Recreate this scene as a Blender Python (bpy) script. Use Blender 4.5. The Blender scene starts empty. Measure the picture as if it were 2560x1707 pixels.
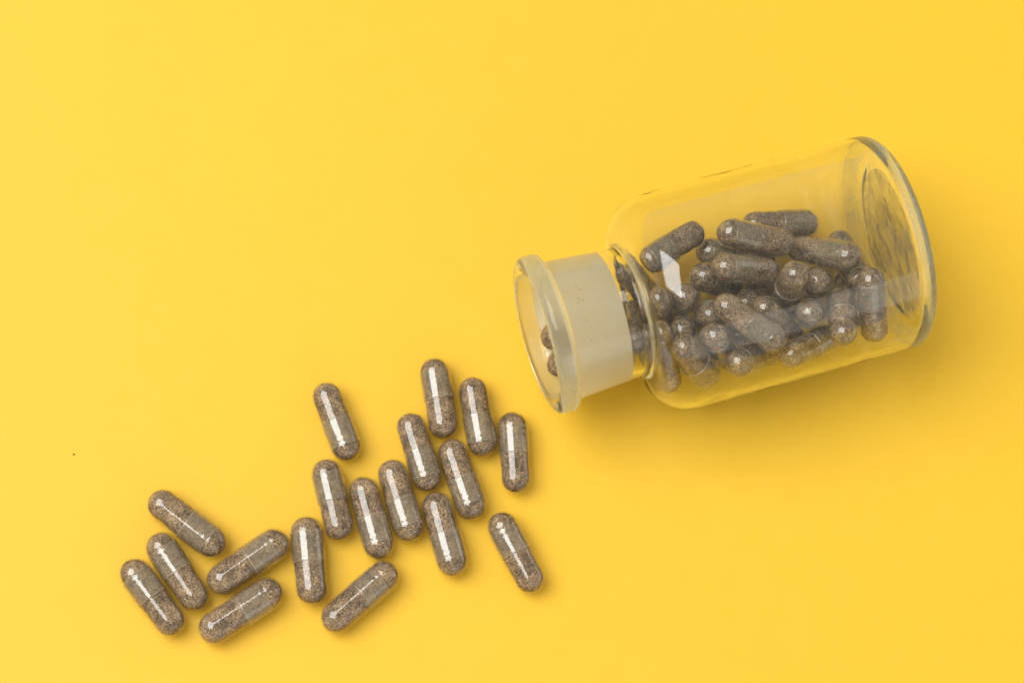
# Capsules spilled from a glass bottle on yellow paper.  1 unit = 1 cm.
import bpy, math, random
from mathutils import Vector, Matrix, Quaternion, noise

scene = bpy.context.scene
COL = scene.collection

# ---------------------------------------------------------------- camera
cam_d = bpy.data.cameras.new('camera')
cam = bpy.data.objects.new('camera', cam_d)
COL.objects.link(cam)
zc = Vector((-0.12, -0.24, 1.0)).normalized()
xc = Vector((0, 1, 0)).cross(zc).normalized()
yc = zc.cross(xc)
m = Matrix((xc, yc, zc)).transposed().to_4x4()
m.translation = zc * 69.0
cam.matrix_world = m
cam_d.sensor_width = 36.0
cam_d.lens = 36.0 * 7113.0 / 2560.0
cam_d.clip_start = 1.0
cam_d.clip_end = 1000.0
cam_d.dof.use_dof = True
cam_d.dof.focus_distance = 68.0
cam_d.dof.aperture_fstop = 0.16        # f/16 at centimetre scale
scene.camera = cam

# ---------------------------------------------------------------- light
world = bpy.data.worlds.new('World')
scene.world = world
world.use_nodes = True
bg = world.node_tree.nodes['Background']
bg.inputs['Color'].default_value = (1.0, 0.94, 0.80, 1)
bg.inputs['Strength'].default_value = 0.45

ld = bpy.data.lights.new('softbox', 'AREA')
ld.shape = 'SQUARE'
ld.size = 142.0
ld.energy = 375000.0
ld.color = (0.985, 0.995, 1.0)
softbox = bpy.data.objects.new('softbox', ld)
COL.objects.link(softbox)
softbox.location = (-100.0, 24.0, 162.0)
softbox.rotation_euler = (Vector((0, 0, 0)) - softbox.location).to_track_quat('-Z', 'Y').to_euler()

fd = bpy.data.lights.new('fill_panel', 'AREA')     # large white fill panel on the viewer's side
fd.shape = 'RECTANGLE'
fd.size = 90.0
fd.size_y = 50.0
fd.energy = 9000.0
fill = bpy.data.objects.new('fill_panel', fd)
COL.objects.link(fill)
fill.location = (38.0, -78.0, 42.0)
fill.rotation_euler = (Vector((4, 0, 0)) - fill.location).to_track_quat('-Z', 'Y').to_euler()

rd = bpy.data.lights.new('added_base_fill', 'AREA')   # lamp added in place of a white card, lightens base rim and shadow
rd.shape = 'RECTANGLE'
rd.size = 60.0
rd.size_y = 36.0
rd.energy = 7000.0
base_fill = bpy.data.objects.new('added_base_fill', rd)
COL.objects.link(base_fill)
base_fill.location = (74.0, 22.0, 22.0)
base_fill.rotation_euler = (Vector((8, 2, 2)) - base_fill.location).to_track_quat('-Z', 'Y').to_euler()

vs = scene.view_settings
scene.display_settings.display_device = 'sRGB'
vs.view_transform = 'Standard'
vs.look = 'None'
vs.exposure = 0.0
vs.gamma = 1.0
cy = scene.cycles
cy.max_bounces = 48
cy.transmission_bounces = 44
cy.glossy_bounces = 12
cy.diffuse_bounces = 6
cy.transparent_max_bounces = 64
cy.caustics_reflective = True
cy.caustics_refractive = True
cy.blur_glossy = 0.3
cy.sample_clamp_indirect = 12.0
cy.use_denoising = True

# ---------------------------------------------------------------- materials
def new_mat(name):
    mt = bpy.data.materials.new(name)
    mt.use_nodes = True
    nt = mt.node_tree
    nt.nodes.clear()
    out = nt.nodes.new('ShaderNodeOutputMaterial')
    return mt, nt, out

def N(nt, kind, **kw):
    n = nt.nodes.new(kind)
    for k, v in kw.items():
        if k in n.inputs and not hasattr(n, k):
            n.inputs[k].default_value = v
        else:
            setattr(n, k, v)
    return n

def setin(n, **kw):
    for k, v in kw.items():
        n.inputs[k.replace('_', ' ')].default_value = v
    return n

def math_node(nt, op, a, b=None):
    n = nt.nodes.new('ShaderNodeMath'); n.operation = op
    for i, v in enumerate((a, b)):
        if v is None: continue
        if isinstance(v, (int, float)): n.inputs[i].default_value = v
        else: nt.links.new(v, n.inputs[i])
    return n.outputs[0]

def ramp(nt, fac, stops):
    r = nt.nodes.new('ShaderNodeValToRGB')
    el = r.color_ramp.elements
    while len(el) < len(stops): el.new(0.5)
    for e, (p, c) in zip(el, stops):
        e.position = p
        e.color = (*c, 1) if len(c) == 3 else c
    nt.links.new(fac, r.inputs['Fac'])
    return r.outputs['Color']

def noise_tex(nt, vec, scale, detail=2.0, rough=0.5):
    n = nt.nodes.new('ShaderNodeTexNoise')
    n.inputs['Scale'].default_value = scale
    n.inputs['Detail'].default_value = detail
    n.inputs['Roughness'].default_value = rough
    nt.links.new(vec, n.inputs['Vector'])
    return n

def schlick(nt, f0):
    """reflectance of a thin sheet, the same seen from either side"""
    g = nt.nodes.new('ShaderNodeNewGeometry')
    d = nt.nodes.new('ShaderNodeVectorMath'); d.operation = 'DOT_PRODUCT'
    nt.links.new(g.outputs['Normal'], d.inputs[0]); nt.links.new(g.outputs['Incoming'], d.inputs[1])
    a = math_node(nt, 'ABSOLUTE', d.outputs['Value'])
    a = math_node(nt, 'SUBTRACT', 1.0, a)
    p = math_node(nt, 'POWER', a, 5.0)
    p = math_node(nt, 'MULTIPLY', p, 1.0 - f0)
    return math_node(nt, 'ADD', p, f0)

def paper_material():
    mt, nt, out = new_mat('yellow_paper')
    tc = nt.nodes.new('ShaderNodeTexCoord')
    b = nt.nodes.new('ShaderNodeBsdfPrincipled')
    n1 = noise_tex(nt, tc.outputs['Object'], 1.1, 8, 0.75)
    col = ramp(nt, n1.outputs['Fac'], [(0.3, (0.915, 0.540, 0.020)), (0.7, (0.925, 0.555, 0.028))])
    nt.links.new(col, b.inputs['Base Color'])
    b.inputs['Roughness'].default_value = 0.52
    b.inputs['Specular IOR Level'].default_value = 0.5
    n2 = noise_tex(nt, tc.outputs['Object'], 9.0, 5, 0.6)
    bp = nt.nodes.new('ShaderNodeBump')
    bp.inputs['Strength'].default_value = 0.35
    bp.inputs['Distance'].default_value = 0.012
    nt.links.new(n2.outputs['Fac'], bp.inputs['Height'])
    nt.links.new(bp.outputs['Normal'], b.inputs['Normal'])
    nt.links.new(b.outputs['BSDF'], out.inputs['Surface'])
    return mt

def glass_material(name, wavy=0.0, wave_scale=1.0, disc=False):
    mt, nt, out = new_mat(name)
    g = nt.nodes.new('ShaderNodeBsdfGlass')
    g.inputs['Color'].default_value = (0.993, 0.998, 0.996, 1)
    g.inputs['IOR'].default_value = 1.5
    g.inputs['Roughness'].default_value = 0.0
    tc = nt.nodes.new('ShaderNodeTexCoord')
    if wavy > 0:
        n = noise_tex(nt, tc.outputs['Object'], wave_scale, 2)
        bp = nt.nodes.new('ShaderNodeBump')
        bp.inputs['Strength'].default_value = 1.0
        bp.inputs['Distance'].default_value = wavy
        nt.links.new(n.outputs['Fac'], bp.inputs['Height'])
        nt.links.new(bp.outputs['Normal'], g.inputs['Normal'])
    nt.links.new(g.outputs['BSDF'], out.inputs['Surface'])
    return mt

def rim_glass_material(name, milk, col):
    """thick edge of the bottle: greenish glass, milky tone painted in for its pale light"""
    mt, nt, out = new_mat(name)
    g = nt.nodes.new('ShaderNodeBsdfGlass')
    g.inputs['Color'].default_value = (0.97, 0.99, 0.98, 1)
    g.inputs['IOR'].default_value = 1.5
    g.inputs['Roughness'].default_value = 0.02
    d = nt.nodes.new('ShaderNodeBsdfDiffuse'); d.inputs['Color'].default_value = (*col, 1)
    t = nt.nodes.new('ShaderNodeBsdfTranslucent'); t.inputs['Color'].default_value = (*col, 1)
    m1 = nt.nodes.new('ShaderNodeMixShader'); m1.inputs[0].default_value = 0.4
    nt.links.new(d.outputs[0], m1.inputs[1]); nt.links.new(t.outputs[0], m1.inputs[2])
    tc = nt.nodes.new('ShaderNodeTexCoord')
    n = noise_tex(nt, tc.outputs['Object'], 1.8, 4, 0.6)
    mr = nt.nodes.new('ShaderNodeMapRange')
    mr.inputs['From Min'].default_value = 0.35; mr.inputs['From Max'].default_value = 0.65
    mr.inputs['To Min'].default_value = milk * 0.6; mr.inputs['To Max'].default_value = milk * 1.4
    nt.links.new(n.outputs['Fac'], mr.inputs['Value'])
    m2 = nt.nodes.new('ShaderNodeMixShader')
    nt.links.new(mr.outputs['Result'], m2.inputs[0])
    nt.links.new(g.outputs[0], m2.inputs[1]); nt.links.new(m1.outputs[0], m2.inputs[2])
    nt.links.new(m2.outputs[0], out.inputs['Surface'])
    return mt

def pressed_glass_material():
    mt, nt, out = new_mat('pressed_base_glass')
    g = nt.nodes.new('ShaderNodeBsdfGlass')
    g.inputs['Color'].default_value = (0.965, 0.985, 0.975, 1)
    g.inputs['IOR'].default_value = 1.5
    g.inputs['Roughness'].default_value = 0.28
    tc = nt.nodes.new('ShaderNodeTexCoord')
    n = noise_tex(nt, tc.outputs['Object'], 1.1, 2, 0.5)
    bp = nt.nodes.new('ShaderNodeBump')
    bp.inputs['Strength'].default_value = 1.0
    bp.inputs['Distance'].default_value = 0.12
    nt.links.new(n.outputs['Fac'], bp.inputs['Height'])
    nt.links.new(bp.outputs['Normal'], g.inputs['Normal'])
    d = nt.nodes.new('ShaderNodeBsdfDiffuse')
    d.inputs['Color'].default_value = (0.40, 0.33, 0.20, 1)  # brown patches painted in for the surroundings reflected in the base disc
    t = nt.nodes.new('ShaderNodeBsdfTranslucent')
    t.inputs['Color'].default_value = (0.40, 0.33, 0.20, 1)
    m1 = nt.nodes.new('ShaderNodeMixShader'); m1.inputs[0].default_value = 0.5
    nt.links.new(d.outputs[0], m1.inputs[1]); nt.links.new(t.outputs[0], m1.inputs[2])
    m2 = nt.nodes.new('ShaderNodeMixShader')
    n3 = noise_tex(nt, tc.outputs['Object'], 0.9, 4, 0.6)
    f = nt.nodes.new('ShaderNodeMapRange')
    f.inputs['From Min'].default_value = 0.42; f.inputs['From Max'].default_value = 0.62
    f.inputs['To Min'].default_value = 0.02; f.inputs['To Max'].default_value = 0.60
    nt.links.new(n3.outputs['Fac'], f.inputs['Value'])
    nt.links.new(f.outputs['Result'], m2.inputs[0])
    nt.links.new(g.outputs[0], m2.inputs[1]); nt.links.new(m1.outputs[0], m2.inputs[2])
    nt.links.new(m2.outputs[0], out.inputs['Surface'])
    return mt

def frosted_material(name, milk, rough):
    mt, nt, out = new_mat(name)
    g = nt.nodes.new('ShaderNodeBsdfGlass')
    g.inputs['Color'].default_value = (0.97, 0.98, 0.96, 1)
    g.inputs['IOR'].default_value = 1.5
    g.inputs['Roughness'].default_value = rough
    tc = nt.nodes.new('ShaderNodeTexCoord')
    n = noise_tex(nt, tc.outputs['Object'], 1.6, 5, 0.6)
    col = ramp(nt, n.outputs['Fac'], [(0.30, (0.94, 0.85, 0.58)), (0.70, (0.98, 0.93, 0.74))])
    d = nt.nodes.new('ShaderNodeBsdfDiffuse'); nt.links.new(col, d.inputs['Color'])
    t = nt.nodes.new('ShaderNodeBsdfTranslucent'); nt.links.new(col, t.inputs['Color'])
    m1 = nt.nodes.new('ShaderNodeMixShader'); m1.inputs[0].default_value = 0.38
    nt.links.new(d.outputs[0], m1.inputs[1]); nt.links.new(t.outputs[0], m1.inputs[2])
    m2 = nt.nodes.new('ShaderNodeMixShader'); m2.inputs[0].default_value = milk
    nt.links.new(g.outputs[0], m2.inputs[1]); nt.links.new(m1.outputs[0], m2.inputs[2])
    nt.links.new(m2.outputs[0], out.inputs['Surface'])
    return mt

def gelatin_material(name, f0, haze, tint):
    """clear gelatin sheet 0.1 mm thick: passes light, mirrors by Fresnel, slightly milky"""
    mt, nt, out = new_mat(name)
    tr = nt.nodes.new('ShaderNodeBsdfTransparent'); tr.inputs['Color'].default_value = (*tint, 1)
    df = nt.nodes.new('ShaderNodeBsdfDiffuse'); df.inputs['Color'].default_value = (0.68, 0.60, 0.47, 1)
    tl = nt.nodes.new('ShaderNodeBsdfTranslucent'); tl.inputs['Color'].default_value = (0.68, 0.60, 0.47, 1)
    mh = nt.nodes.new('ShaderNodeMixShader'); mh.inputs[0].default_value = 0.5
    nt.links.new(df.outputs[0], mh.inputs[1]); nt.links.new(tl.outputs[0], mh.inputs[2])
    tc = nt.nodes.new('ShaderNodeTexCoord')
    oi = nt.nodes.new('ShaderNodeObjectInfo')
    off = nt.nodes.new('ShaderNodeVectorMath'); off.operation = 'MULTIPLY_ADD'
    cmb = nt.nodes.new('ShaderNodeCombineXYZ')
    nt.links.new(oi.outputs['Random'], cmb.inputs[0]); nt.links.new(oi.outputs['Random'], cmb.inputs[2])
    nt.links.new(cmb.outputs[0], off.inputs[0]); off.inputs[1].default_value = (37, 37, 37)
    nt.links.new(tc.outputs['Object'], off.inputs[2])
    hz = noise_tex(nt, off.outputs[0], 7.0, 4, 0.65)
    mr = nt.nodes.new('ShaderNodeMapRange')
    mr.inputs['From Min'].default_value = 0.35; mr.inputs['From Max'].default_value = 0.7
    mr.inputs['To Min'].default_value = haze * 0.45; mr.inputs['To Max'].default_value = haze * 1.8
    nt.links.new(hz.outputs['Fac'], mr.inputs['Value'])
    m1 = nt.nodes.new('ShaderNodeMixShader')
    nt.links.new(mr.outputs['Result'], m1.inputs[0])
    nt.links.new(tr.outputs[0], m1.inputs[1]); nt.links.new(mh.outputs[0], m1.inputs[2])
    gl = nt.nodes.new('ShaderNodeBsdfGlossy'); gl.inputs['Roughness'].default_value = 0.06
    gl.inputs['Color'].default_value = (1, 1, 1, 1)
    bn = noise_tex(nt, off.outputs[0], 4.5, 3, 0.55)
    bp = nt.nodes.new('ShaderNodeBump'); bp.inputs['Strength'].default_value = 1.0
    bp.inputs['Distance'].default_value = 0.004
    nt.links.new(bn.outputs['Fac'], bp.inputs['Height']); nt.links.new(bp.outputs['Normal'], gl.inputs['Normal'])
    m2 = nt.nodes.new('ShaderNodeMixShader')
    nt.links.new(schlick(nt, f0), m2.inputs[0])
    nt.links.new(m1.outputs[0], m2.inputs[1]); nt.links.new(gl.outputs[0], m2.inputs[2])
    nt.links.new(m2.outputs[0], out.inputs['Surface'])
    return mt

def powder_material():
    mt, nt, out = new_mat('herb_powder')
    tc = nt.nodes.new('ShaderNodeTexCoord')
    oi = nt.nodes.new('ShaderNodeObjectInfo')
    cmb = nt.nodes.new('ShaderNodeCombineXYZ')
    nt.links.new(oi.outputs['Random'], cmb.inputs[0]); nt.links.new(oi.outputs['Random'], cmb.inputs[1])
    off = nt.nodes.new('ShaderNodeVectorMath'); off.operation = 'MULTIPLY_ADD'
    nt.links.new(cmb.outputs[0], off.inputs[0]); off.inputs[1].default_value = (53, 29, 0)
    nt.links.new(tc.outputs['Object'], off.inputs[2])
    v = off.outputs[0]
    big = noise_tex(nt, v, 4.0, 3, 0.6)
    base = ramp(nt, big.outputs['Fac'], [(0.32, (0.150, 0.100, 0.060)), (0.52, (0.35, 0.24, 0.148)), (0.70, (0.48, 0.345, 0.22))])
    fine = noise_tex(nt, v, 26.0, 3, 0.7)
    fcol = ramp(nt, fine.outputs['Fac'], [(0.34, (0.25, 0.22, 0.2)), (0.48, (0.95, 0.95, 0.95)), (0.62, (1.25, 1.2, 1.1))])
    mul = nt.nodes.new('ShaderNodeMix'); mul.data_type = 'RGBA'; mul.blend_type = 'MULTIPLY'
    mul.inputs['Factor'].default_value = 1.0
    nt.links.new(base, mul.inputs[6]); nt.links.new(fcol, mul.inputs[7])
    gv = nt.nodes.new('ShaderNodeTexVoronoi'); gv.inputs['Scale'].default_value = 44.0
    nt.links.new(v, gv.inputs['Vector'])
    gs = nt.nodes.new('ShaderNodeSeparateColor'); nt.links.new(gv.outputs['Color'], gs.inputs[0])
    gcol = ramp(nt, gs.outputs[0], [(0.0, (0.38, 0.37, 0.35)), (0.45, (0.88, 0.88, 0.86)), (0.8, (1.2, 1.18, 1.12)), (1.0, (2.0, 1.9, 1.7))])
    mulg = nt.nodes.new('ShaderNodeMix'); mulg.data_type = 'RGBA'; mulg.blend_type = 'MULTIPLY'
    mulg.inputs['Factor'].default_value = 1.0
    nt.links.new(mul.outputs[2], mulg.inputs[6]); nt.links.new(gcol, mulg.inputs[7])
    mul = mulg
    vo = nt.nodes.new('ShaderNodeTexVoronoi'); vo.inputs['Scale'].default_value = 20.0
    nt.links.new(v, vo.inputs['Vector'])
    sp = nt.nodes.new('ShaderNodeSeparateColor'); nt.links.new(vo.outputs['Color'], sp.inputs[0])
    pale = math_node(nt, 'GREATER_THAN', sp.outputs[0], 0.955)
    near = math_node(nt, 'LESS_THAN', vo.outputs['Distance'], 0.42)
    pm = math_node(nt, 'MULTIPLY', pale, near)
    mx = nt.nodes.new('ShaderNodeMix'); mx.data_type = 'RGBA'
    nt.links.new(pm, mx.inputs['Factor']); nt.links.new(mul.outputs[2], mx.inputs[6])
    mx.inputs[7].default_value = (0.52, 0.42, 0.28, 1)
    dark = math_node(nt, 'GREATER_THAN', sp.outputs[1], 0.94)
    dm = math_node(nt, 'MULTIPLY', dark, near)
    mx2 = nt.nodes.new('ShaderNodeMix'); mx2.data_type = 'RGBA'
    nt.links.new(dm, mx2.inputs['Factor']); nt.links.new(mx.outputs[2], mx2.inputs[6])
    mx2.inputs[7].default_value = (0.025, 0.014, 0.010, 1)
    b = nt.nodes.new('ShaderNodeBsdfPrincipled')
    nt.links.new(mx2.outputs[2], b.inputs['Base Color'])
    b.inputs['Roughness'].default_value = 0.85
    b.inputs['Specular IOR Level'].default_value = 0.25
    bp = nt.nodes.new('ShaderNodeBump'); bp.inputs['Strength'].default_value = 1.0
    bp.inputs['Distance'].default_value = 0.03
    nt.links.new(fine.outputs['Fac'], bp.inputs['Height']); nt.links.new(bp.outputs['Normal'], b.inputs['Normal'])
    nt.links.new(b.outputs['BSDF'], out.inputs['Surface'])
    return mt

M_PAPER = paper_material()
M_GLASS = glass_material('clear_glass', 0.012, 0.9)
M_BASE = pressed_glass_material()
M_FROST = frosted_material('ground_glass', 0.92, 0.5)
M_LIP = frosted_material('ground_glass_edge', 0.12, 0.5)
M_EDGE = rim_glass_material('green_edge_glass', 0.26, (0.74, 0.80, 0.66))  # pale tone painted over dark refraction lines, on the lip too
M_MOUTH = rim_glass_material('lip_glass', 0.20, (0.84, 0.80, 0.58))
M_CAP = gelatin_material('gelatin_cap', 0.075, 0.05, (0.97, 0.965, 0.93))
M_BODY = gelatin_material('gelatin_body', 0.072, 0.04, (0.985, 0.98, 0.96))
M_LAP = gelatin_material('gelatin_overlap', 0.05, 0.30, (0.94, 0.935, 0.88))
M_RIM = gelatin_material('gelatin_rim', 0.15, 0.5, (0.95, 0.95, 0.90))
M_POWDER = powder_material()

# ---------------------------------------------------------------- helpers
def link(name, mesh, parent=None):
    o = bpy.data.objects.new(name, mesh)
    COL.objects.link(o)
    if parent: o.parent = parent
    return o

def tag(o, label=None, cat=None, group=None, kind=None):
    if label: o['label'] = label
    if cat: o['category'] = cat
    if group: o['group'] = group
    if kind: o['kind'] = kind
    return o

def fillet(points, n=10):
    """polyline (t, r, radius) with rounded corners"""
    P = [Vector((p[0], p[1])) for p in points]
    out = [P[0]]
    for i in range(1, len(P) - 1):
        r = points[i][2] if len(points[i]) > 2 else 0
        a = (P[i - 1] - P[i]); b = (P[i + 1] - P[i])
        la, lb = a.length, b.length
        a.normalize(); b.normalize()
        ang = math.acos(max(-1, min(1, a.dot(b))))
        if r <= 0 or ang > math.pi - 0.01:
            out.append(P[i]); continue
        d = r / math.tan(ang / 2)
        d = min(d, la * 0.98, lb * 0.98)
        r = d * math.tan(ang / 2)
        s = P[i] + a * d; e = P[i] + b * d
        c = P[i] + (a + b).normalized() * (r / math.sin(ang / 2))
        vs_, ve = s - c, e - c
        tot = vs_.angle(ve)
        for k in range(n + 1):
            f = k / n
            v = (vs_ * math.sin((1 - f) * tot) + ve * math.sin(f * tot)) / math.sin(tot)
            out.append(c + v)
    out.append(P[-1])
    return out

def resample(poly, step):
    out = [poly[0]]
    for a, b in zip(poly, poly[1:]):
        L = (b - a).length
        if L < 1e-6: continue
        k = max(1, int(L / step))
        for i in range(1, k + 1): out.append(a.lerp(b, i / k))
    return out

def profile_normals(pr):
    seg = []
    for a, b in zip(pr, pr[1:]):
        d = (b - a).normalized(); seg.append(Vector((d.y, -d.x)))
    res = [seg[0]]
    for a, b in zip(seg, seg[1:]): res.append((a + b).normalized())
    res.append(seg[-1])
    return res

def revolve(name, pr, nr, i0, i1, segs, mats, mat_of=None):
    """surface of revolution about local Z from profile points i0..i1 with exact normals"""
    verts, norms, faces, fm = [], [], [], []
    ring = []
    for i in range(i0, i1 + 1):
        t, r = pr[i]
        if r < 1e-4:
            ring.append((len(verts), 1)); verts.append((0, 0, t)); norms.append((0, 0, nr[i].x))
        else:
            ring.append((len(verts), segs))
            for k in range(segs):
                a = 2 * math.pi * k / segs
                verts.append((r * math.cos(a), r * math.sin(a), t))
                norms.append((nr[i].y * math.cos(a), nr[i].y * math.sin(a), nr[i].x))
    for j in range(len(ring) - 1):
        (a, na), (b, nb) = ring[j], ring[j + 1]
        for k in range(segs):
            k2 = (k + 1) % segs
            if na == 1: f = (a, b + k2, b + k)
            elif nb == 1: f = (a + k, a + k2, b)
            else: f = (a + k, a + k2, b + k2, b + k)
            faces.append(f)
            fm.append(mat_of(pr[i0 + j], pr[i0 + j + 1]) if mat_of else 0)
    me = bpy.data.meshes.new(name)
    me.from_pydata(verts, [], faces)
    for mt in mats: me.materials.append(mt)
    me.polygons.foreach_set('material_index', fm)
    me.polygons.foreach_set('use_smooth', [True] * len(faces))
    me.update()
    # make the winding agree with the profile normals
    p = me.polygons[len(me.polygons) // 2]
    vn = Vector((0, 0, 0))
    for v in p.vertices: vn += Vector(norms[v])
    if p.normal.dot(vn) < 0:
        me.flip_normals()
    me.normals_split_custom_set_from_vertices(norms)
    return me

# ---------------------------------------------------------------- setting
def make_paper():
    me = bpy.data.meshes.new('yellow_paper')
    X0, X1, Y0, Y1, T = -48, 48, -34, 34, 0.03
    nx, ny = 48, 34
    vs_, fs = [], []
    for j in range(ny + 1):
        for i in range(nx + 1):
            x = X0 + (X1 - X0) * i / nx; y = Y0 + (Y1 - Y0) * j / ny
            vs_.append((x, y, 0.0))
    for j in range(ny):
        for i in range(nx):
            a = j * (nx + 1) + i
            fs.append((a, a + 1, a + nx + 2, a + nx + 1))
    n0 = len(vs_)
    vs_ += [(X0, Y0, -T), (X1, Y0, -T), (X1, Y1, -T), (X0, Y1, -T)]
    c = [0, nx, (ny + 1) * (nx + 1) - 1, ny * (nx + 1)]
    for k in range(4):
        fs.append((c[k], n0 + k, n0 + (k + 1) % 4, c[(k + 1) % 4]))
    fs.append((n0 + 3, n0 + 2, n0 + 1, n0))
    me.from_pydata(vs_, [], fs)
    me.materials.append(M_PAPER)
    o = link('ground', me)
    tag(o, kind='structure', label='plain yellow paper sheet lying flat under the bottle and capsules')
    return o

make_paper()

# ---------------------------------------------------------------- bottle
def make_bottle():
    pts = [
        (8.98, 0.0), (9.00, 1.1, 0.6), (9.05, 1.66, 0.5), (9.11, 1.95, 0.4), (9.11, 2.61, 0.42),
        (2.36, 2.61, 0.95), (2.31, 1.560, 0.12), (2.12, 1.545, 0.2), (0.52, 1.668, 0.05), (0.46, 1.90, 0.12),
        (0.0, 1.90, 0.19), (0.0, 1.50, 0.13), (0.34, 1.44, 0.05), (1.86, 1.36, 0.05), (2.0, 1.375, 0.05),
        (2.42, 1.40, 0.10), (2.46, 2.49, 0.84), (8.92, 2.50, 0.36), (8.84, 0.0)]
    pr = resample(fillet(pts, 12), 0.07)
    nr = profile_normals(pr)
    root = bpy.data.objects.new('glass_bottle', None)
    COL.objects.link(root)
    phi = 0.29678346
    ax = Vector((math.cos(phi), math.sin(phi), 0))
    root.location = (0.26382405, -0.50307591, 2.6127)
    root.rotation_mode = 'QUATERNION'
    root.rotation_quaternion = Vector((0, 0, 1)).rotation_difference(ax)
    tag(root, 'clear glass bottle with frosted ground neck lying on its side, heap of capsules inside', 'bottle')
    def part_of(t):
        return 0 if t < 0.485 else 1 if t < 2.22 else 2 if t < 8.60 else 3
    names = ['lip', 'neck', 'body', 'base']
    half = next(i for i, p in enumerate(pr) if p.x <= 1e-4)
    runs = []
    cur = None
    for i in range(len(pr) - 1):
        k = part_of((pr[i].x + pr[i + 1].x) / 2)
        if cur is None or k != cur[0]:
            cur = [k, i, i + 1]; runs.append(cur)
        else: cur[2] = i + 1
    def mat_of(p, q):
        mx = (p.x + q.x) / 2; r = (p.y + q.y) / 2
        if 0.05 < mx < 1.90 and r < 1.56: return 1 if mx > 0.42 else 3
        if mx > 8.9 and r < 1.74: return 2
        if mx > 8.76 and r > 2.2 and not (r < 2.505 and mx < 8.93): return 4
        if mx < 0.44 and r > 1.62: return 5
        return 0
    made = {}
    for k, i0, i1 in runs:
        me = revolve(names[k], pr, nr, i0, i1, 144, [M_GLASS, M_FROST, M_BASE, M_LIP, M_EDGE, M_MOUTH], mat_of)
        made.setdefault(k, []).append(me)
    for k, ms in made.items():
        if len(ms) == 1:
            link(names[k], ms[0], root); continue
        # inner and outer skin of the same ring joined into one mesh
        vs_, fs, nn, fm = [], [], [], []
        for me in ms:
            b = len(vs_)
            vs_ += [tuple(v.co) for v in me.vertices]
            cn = [None] * len(me.vertices)
            for lp, c in zip(me.loops, me.corner_normals): cn[lp.vertex_index] = tuple(c.vector)
            nn += cn
            fs += [tuple(b + v for v in p.vertices) for p in me.polygons]
            fm += [p.material_index for p in me.polygons]
        me = bpy.data.meshes.new(names[k])
        me.from_pydata(vs_, [], fs)
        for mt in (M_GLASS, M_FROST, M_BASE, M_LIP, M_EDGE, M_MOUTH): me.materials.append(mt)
        me.polygons.foreach_set('material_index', fm)
        me.polygons.foreach_set('use_smooth', [True] * len(fs))
        me.update()
        me.normals_split_custom_set_from_vertices(nn)
        o = link(names[k], me, root)
        if k == 1: o['label'] = 'frosted ground glass neck'
    return root

bottle = make_bottle()

# ---------------------------------------------------------------- capsules
R_CAP, R_BODY, R_FILL = 0.378, 0.364, 0.326

def bullet_profile(z_tip, z_open, R, grooves=(), sgn=1, lip=0.012):
    """dome at z_tip, open end at z_open; sgn=1 when the dome points to +Z"""
    pr = []
    zc_ = z_tip - sgn * R
    for k in range(15):
        a = math.pi / 2 * (1 - k / 14)
        pr.append(Vector((zc_ + sgn * R * math.sin(a), R * math.cos(a))))
    L = abs(zc_ - z_open)
    n = 26
    for k in range(1, n + 1):
        d = L * k / n
        r = R
        for (g, w, dep) in grooves:
            r -= dep * math.exp(-((d - g) / w) ** 2)
        pr.append(Vector((zc_ - sgn * d, r)))
    pr[-1] = Vector((z_open + sgn * 0.018, R)); pr.append(Vector((z_open, R)))
    pr.append(Vector((z_open, R - lip)))
    return pr

def shell_mesh(name, pr, mat, flip):
    nr = profile_normals(pr)
    if flip: nr = [-v for v in nr]
    # keep the last ring (rim) crisp
    n_ = len(pr)
    def pick(p, q):
        if abs((p.x + q.x) / 2 - pr[-1].x) < 0.016: return 1
        if mat is M_BODY and (p.x + q.x) / 2 > -0.02: return 2
        return 0
    me = revolve(name, pr, nr, 0, n_ - 1, 40, [mat, M_RIM, M_LAP], pick)
    return me

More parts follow.
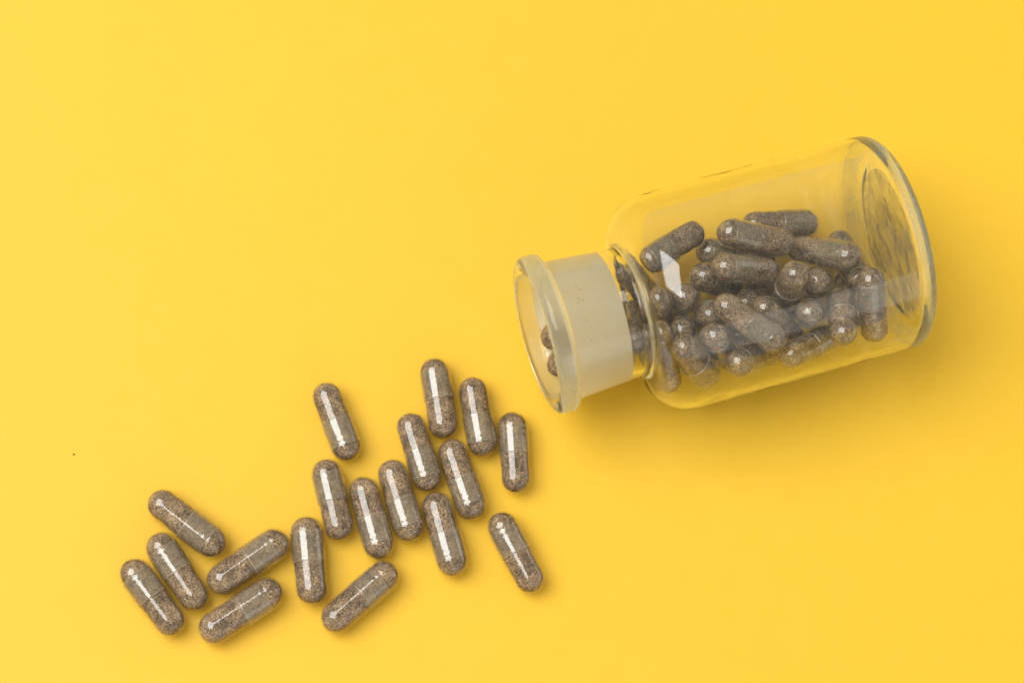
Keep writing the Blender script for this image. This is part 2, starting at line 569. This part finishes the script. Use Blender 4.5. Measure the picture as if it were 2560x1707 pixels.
def powder_mesh(seed, L, R):
    rnd = random.Random(seed)
    o = Vector((seed * 7.3, seed * 3.1, 0))
    segs, rows = 44, 46
    zc_ = L / 2 - R
    pts = []
    for i in range(rows + 1):
        f = i / rows
        s = f * (math.pi * R + 2 * zc_)
        if s < math.pi * R / 2:
            a = s / R; pts.append((-zc_ - R * math.cos(a), R * math.sin(a), -math.cos(a), math.sin(a)))
        elif s < math.pi * R / 2 + 2 * zc_:
            pts.append((-zc_ + s - math.pi * R / 2, R, 0, 1))
        else:
            a = (s - 2 * zc_) / R; pts.append((zc_ - R * math.cos(a), R * math.sin(a), -math.cos(a), math.sin(a)))
    # the column of powder is pinched where the shell halves overlap
    vs_, fs = [], []
    gap = rnd.uniform(0.0, 0.05)
    for i, (z, r, nz, nrr) in enumerate(pts):
        if i in (0, rows):
            vs_.append((0, 0, z)); continue
        for k in range(segs):
            a = 2 * math.pi * k / segs
            p = Vector((r * math.cos(a), r * math.sin(a), z))
            d = 0.016 * noise.noise(p * 3.2 + o) + 0.012 * noise.noise(p * 9 + o) + 0.008 * noise.noise(p * 22 + o)
            d -= 0.006
            vs_.append((p.x + nrr * math.cos(a) * d, p.y + nrr * math.sin(a) * d, p.z + nz * d))
    def idx(i, k): return 0 if i == 0 else (len(vs_) - 1 if i == rows else 1 + (i - 1) * segs + k % segs)
    for i in range(rows):
        for k in range(segs):
            if i == 0: fs.append((0, idx(1, k + 1), idx(1, k)))
            elif i == rows - 1: fs.append((idx(i, k), idx(i, k + 1), idx(rows, 0)))
            else: fs.append((idx(i, k), idx(i, k + 1), idx(i + 1, k + 1), idx(i + 1, k)))
    me = bpy.data.meshes.new('powder')
    me.from_pydata(vs_, [], fs)
    me.materials.append(M_POWDER)
    me.polygons.foreach_set('use_smooth', [True] * len(fs))
    me.update()
    return me

L0 = 2.03
ME_CAP = shell_mesh('cap', bullet_profile(L0 / 2, -0.02, R_CAP, ((0.06, 0.03, 0.007), (0.20, 0.03, 0.004))), M_CAP, True)
ME_BODY = shell_mesh('body', bullet_profile(-L0 / 2, L0 / 2 - 0.40, R_BODY, ((1.02, 0.03, 0.004),), sgn=-1), M_BODY, False)
ME_POW = [powder_mesh(s, L0 - 0.075, R_FILL) for s in range(6)]

# centres of the cap dome and the body dome (x, y, z), girth, label
LOOSE = [
    ((-4.017, -2.746, 0.3806), (-4.472, -1.577, 0.3806), 1.007, 'loose capsule lying apart at the upper left of the spill, nothing touching it'),
    ((-1.905, -0.919, 0.3784), (-1.707, -2.146, 0.3784), 1.001, 'topmost loose capsule of the spill, its cap end pointing up towards the bottle'),
    ((-0.764, -2.571, 0.378), (-0.982, -1.363, 0.378), 1.0, 'loose capsule leaning beside the topmost one, its cap end pointing down'),
    ((-0.03, -2.191, 0.3788), (0.054, -3.433, 0.3788), 1.002, 'loose capsule standing nearest the bottle mouth, rightmost of the upper spill'),
    ((-2.087, -3.432, 0.378), (-2.462, -2.273, 0.378), 1.0, 'loose capsule in the middle of the spill, just below and left of the topmost one'),
    ((-1.033, -4.098, 0.3856), (-1.459, -2.89, 0.3856), 1.02, 'loose capsule with dark specks under the leaning pair in the middle of the spill'),
    ((-4.46, -3.443, 0.3806), (-4.159, -4.661, 0.3806), 1.007, 'loose capsule at the left of the row of three, pale crumb near its end'),
    ((-3.22, -5.083, 0.3856), (-3.569, -3.85, 0.3856), 1.02, 'loose capsule second in the row of three, lowest of that row'),
    ((-2.511, -4.646, 0.3859), (-2.894, -3.422, 0.3859), 1.021, 'loose capsule third in the row, between the lowest one and the middle of the spill'),
    ((-1.474, -5.447, 0.3912), (-1.832, -4.186, 0.3912), 1.035, 'loose capsule right of the row of three, pointing down towards empty paper'),
    ((-0.258, -4.638, 0.3893), (0.366, -5.811, 0.3893), 1.03, 'loose capsule lying alone at the lower right of the spill, slanting down to the right'),
    ((-4.917, -4.854, 0.4007), (-4.766, -6.161, 0.4007), 1.06, 'upright loose capsule joining the left group to the row of three'),
    ((-3.105, -5.862, 0.4007), (-4.17, -6.828, 0.4007), 1.06, 'loose capsule below the row of three, slanting up to the right'),
    ((-7.159, -5.097, 0.4041), (-8.265, -4.274, 0.4041), 1.069, 'loose capsule topmost of the far left group, with one long highlight'),
    ((-8.283, -5.285, 0.3927), (-7.529, -6.367, 0.3927), 1.039, 'loose capsule between two others in the far left group'),
    ((-8.875, -5.914, 0.3939), (-8.065, -6.961, 0.3939), 1.042, 'leftmost loose capsule of all, steeply slanted with broad highlight'),
    ((-5.696, -5.158, 0.4063), (-6.831, -5.976, 0.4063), 1.075, 'upper one of the two loose capsules slanting up right, black grains at its end'),
    ((-5.816, -6.323, 0.4063), (-6.998, -7.124, 0.4063), 1.075, 'lower one of the two loose capsules slanting up right, lowest of the far left group'),
]
HEAP = [
    ((3.138, 1.743, 1.422), (4.188, 2.453, 1.335), 1.0, 'capsule at the upper left of the heap, partly under the white reflection'),
    ((7.074, 2.947, 0.956), (5.83, 2.805, 1.166), 1.0, 'farthest capsule in the bottle, lying highest in the photo behind the top of the heap'),
    ((5.076, 2.39, 1.844), (6.318, 2.24, 1.625), 1.0, 'capsule lying across the top of the heap, clear brown grains, cap end left'),
    ((4.726, 2.167, 0.911), (5.99, 2.05, 0.951), 1.0, 'capsule under the top one in the bottle, only its rounded left end and back showing'),
    ((4.871, 1.442, 2.146), (5.965, 1.552, 1.51), 1.0, 'capsule in the heap with broad cap end pointing left, below the top one'),
    ((7.869, 1.849, 1.991), (6.937, 2.216, 1.21), 1.0, 'capsule in the heap running right towards the bottle base under a long highlight'),
    ((6.47, 0.957, 1.308), (6.453, 1.188, 2.557), 1.0, 'upright capsule in the middle of the heap, rounded end up, narrowing downwards'),
    ((7.177, 1.249, 1.721), (7.201, 1.602, 0.502), 1.0, 'round capsule end showing right of the upright one in the heap'),
    ((8.374, 1.186, 2.232), (8.618, 0.174, 1.506), 1.0, 'rightmost capsule of the heap, standing upright near the bottle base with wide highlight'),
    ((7.791, 0.853, 1.58), (7.65, -0.126, 2.377), 1.0, 'capsule end with bright ring facing the viewer, lower right of the heap'),
    ((6.968, 0.434, 1.845), (7.307, 0.782, 0.672), 1.0, 'dark capsule end half hidden left of the ringed one in the heap'),
    ((8.07, 0.443, 1.015), (8.248, 1.601, 0.527), 1.0, 'small bit of capsule end between the rightmost capsule and the round end beside it'),
    ((5.846, 0.478, 1.974), (6.636, 0.074, 1.065), 1.0, 'short looking capsule leaning down right just above the big greyish one'),
    ((5.899, -0.315, 2.399), (4.854, 0.405, 2.352), 1.0, 'big greyish capsule lying across the front of the heap with a thin long highlight'),
    ((5.513, 0.747, 1.346), (6.137, 1.469, 0.508), 1.0, 'capsule end peeping out behind the big greyish one in the heap'),
    ((3.952, 0.762, 1.78), (3.896, 1.034, 0.541), 1.0, 'round brown capsule end facing the viewer right below the white reflection'),
    ((4.467, 1.35, 1.529), (5.254, 1.42, 0.536), 1.0, 'capsule end just above the round brown one, right of the white reflection'),
    ((3.861, -0.039, 1.677), (4.246, 0.348, 0.531), 1.0, 'dark capsule end low in the heap left of the front ones'),
    ((4.573, 0.369, 1.666), (4.987, 0.702, 0.514), 1.0, 'half covered capsule end low and left of the big greyish one'),
    ((4.577, -0.281, 2.17), (5.08, -0.479, 1.021), 1.0, 'capsule pointing up at the viewer between the front left one and the big greyish one'),
    ((4.481, -1.059, 1.457), (3.783, -0.63, 2.426), 1.0, 'front left capsule of the heap with pale empty looking lower half near the glass wall'),
    ((5.177, -0.881, 2.106), (6.021, -0.441, 1.266), 1.0, 'round capsule lying against the lower glass wall, under the big greyish one'),
    ((7.491, -0.077, 1.371), (6.497, -0.614, 1.951), 1.0, 'capsule against the lower glass wall, just left of the ringed capsule end'),
    ((3.205, -0.259, 2.071), (3.572, -1.168, 1.266), 1.0, 'stretched looking capsule at the lower left of the heap inside the bottle shoulder'),
    ((2.51, -0.421, 1.857), (2.603, 0.456, 0.946), 1.0, 'small capsule end at the inner side of the neck, lowest of those near it'),
    ((3.2, 0.59, 1.982), (3.389, 0.328, 0.753), 1.0, 'capsule warped by the shoulder glass into a zigzag, left of the white reflection'),
    ((2.346, 1.394, 1.493), (3.155, 1.015, 0.591), 1.0, 'sliver of capsule seen at the upper left of the heap by the neck'),
    ((5.438, 0.114, 0.715), (6.551, 0.718, 0.611), 1.0, 'capsule deep in the heap, glimpsed in the gaps under the big greyish one'),
    ((2.967, -0.326, 0.854), (4.199, -0.623, 0.924), 1.0, 'capsule deep at the left of the heap, glimpsed between the front ones'),
    ((8.29, 1.431, 1.506), (7.982, 2.468, 0.84), 1.0, 'small bit of capsule behind the heap nearest the bottle base'),
    ((0.848, -0.237, 1.585), (1.983, 0.273, 1.84), 1.0, 'upper of two capsules lying in the bottle neck behind the lip'),
    ((0.97, -0.941, 1.794), (2.153, -0.935, 2.256), 1.0, 'lower of two capsules lying in the bottle neck behind the lip'),
]


def make_capsule():
    root = bpy.data.objects.new('capsule', None)
    COL.objects.link(root)
    link('cap', ME_CAP, root); link('body', ME_BODY, root); link('powder', ME_POW[0], root)
    return root

def copy_capsule(src):
    r = src.copy(); COL.objects.link(r)
    for ch in src.children:
        c = ch.copy(); COL.objects.link(c); c.parent = r
    return r

proto = make_capsule()
rnd = random.Random(11)
first = True
for kind, items in (('loose capsules spilled on the yellow paper', LOOSE), ('capsules heaped inside the glass bottle', HEAP)):
    for (pc, pb, girth, label) in items:
        o = proto if first else copy_capsule(proto)
        first = False
        pc, pb = Vector(pc), Vector(pb)
        ax = (pc - pb)
        L = ax.length / girth + 2 * R_CAP
        o.location = (pc + pb) / 2
        o.rotation_mode = 'QUATERNION'
        q = Vector((0, 0, 1)).rotation_difference(ax.normalized())
        o.rotation_quaternion = q @ Quaternion((0, 0, 1), rnd.uniform(0, 6.28))
        o.scale = (girth, girth, girth)
        tag(o, label, 'capsule', kind)
        for ch in o.children:
            if ch.name.startswith('cap'):
                ch.location = (0, 0, (L - L0) / 2)
            elif ch.name.startswith('body'):
                ch.location = (0, 0, -(L - L0) / 2)
            else:
                ch.data = ME_POW[rnd.randrange(6)]
                ch.scale = (1, 1, (L - 0.075) / (L0 - 0.075) )
                ch.rotation_euler = (0, 0, rnd.uniform(0, 6.28))
                # the powder has slumped to one side of its shell
                ch.location = o.rotation_quaternion.inverted() @ Vector((-0.010, 0.008, -0.012))

# ---------------------------------------------------------------- crumbs of powder
def crumb_mesh(name, specs):
    """irregular grains: (centre, radius) list"""
    vs_, fs = [], []
    r2 = random.Random(len(specs) * 13 + 5)
    for c, r in specs:
        b = len(vs_)
        dirs = [(1, 0, 0), (-1, 0, 0), (0, 1, 0), (0, -1, 0), (0, 0, 1), (0, 0, -1)]
        for d in dirs:
            k = r * r2.uniform(0.6, 1.3)
            vs_.append((c[0] + d[0] * k, c[1] + d[1] * k, c[2] + d[2] * k))
        for f in ((0, 2, 4), (2, 1, 4), (1, 3, 4), (3, 0, 4), (2, 0, 5), (1, 2, 5), (3, 1, 5), (0, 3, 5)):
            fs.append(tuple(b + i for i in f))
    me = bpy.data.meshes.new(name)
    me.from_pydata(vs_, [], fs)
    me.materials.append(M_POWDER)
    return me

for (x, y, r, lab) in ((-10.42, -3.03, 0.028, 'single dark powder grain lying alone on the paper at the far left'),):
    tag(link('powder_grain', crumb_mesh('powder_grain', [((x, y, r * 0.8), r), ((x + r * 0.9, y + r * 0.3, r * 0.7), r * 0.7)])),
        lab, 'crumb', 'stray powder grains on the paper')

# powder dust clinging to the inside of the frosted neck, facing up
gr = []
phi = 0.29678346
ax = Vector((math.cos(phi), math.sin(phi), 0)); bx = Vector((-ax.y, ax.x, 0))
def neck_pt(t, ang, r):
    return Vector((0.26382405, -0.50307591, 2.6127)) + ax * t + (bx * math.sin(ang) + Vector((0, 0, 1)) * math.cos(ang)) * r
rr = random.Random(4)
for (t, ang, n_, sp) in ((0.93, 0.35, 7, 0.05), (0.90, 0.18, 6, 0.06), (0.86, 0.02, 6, 0.05), (0.86, -0.16, 5, 0.05), (0.95, -0.32, 6, 0.06), (1.55, 0.1, 2, 0.06), (1.2, -0.45, 3, 0.08)):
    for _ in range(n_):
        tt = t + rr.gauss(0, sp); aa = ang + rr.gauss(0, sp)
        Rn = 1.668 - (tt - 0.52) * 0.0769
        gr.append((neck_pt(tt, aa, Rn + 0.004), rr.uniform(0.006, 0.014)))
tag(link('powder_dust', crumb_mesh('powder_dust', gr)), 'fine brown powder dust clinging to the frosted bottle neck', 'dust', kind='stuff')
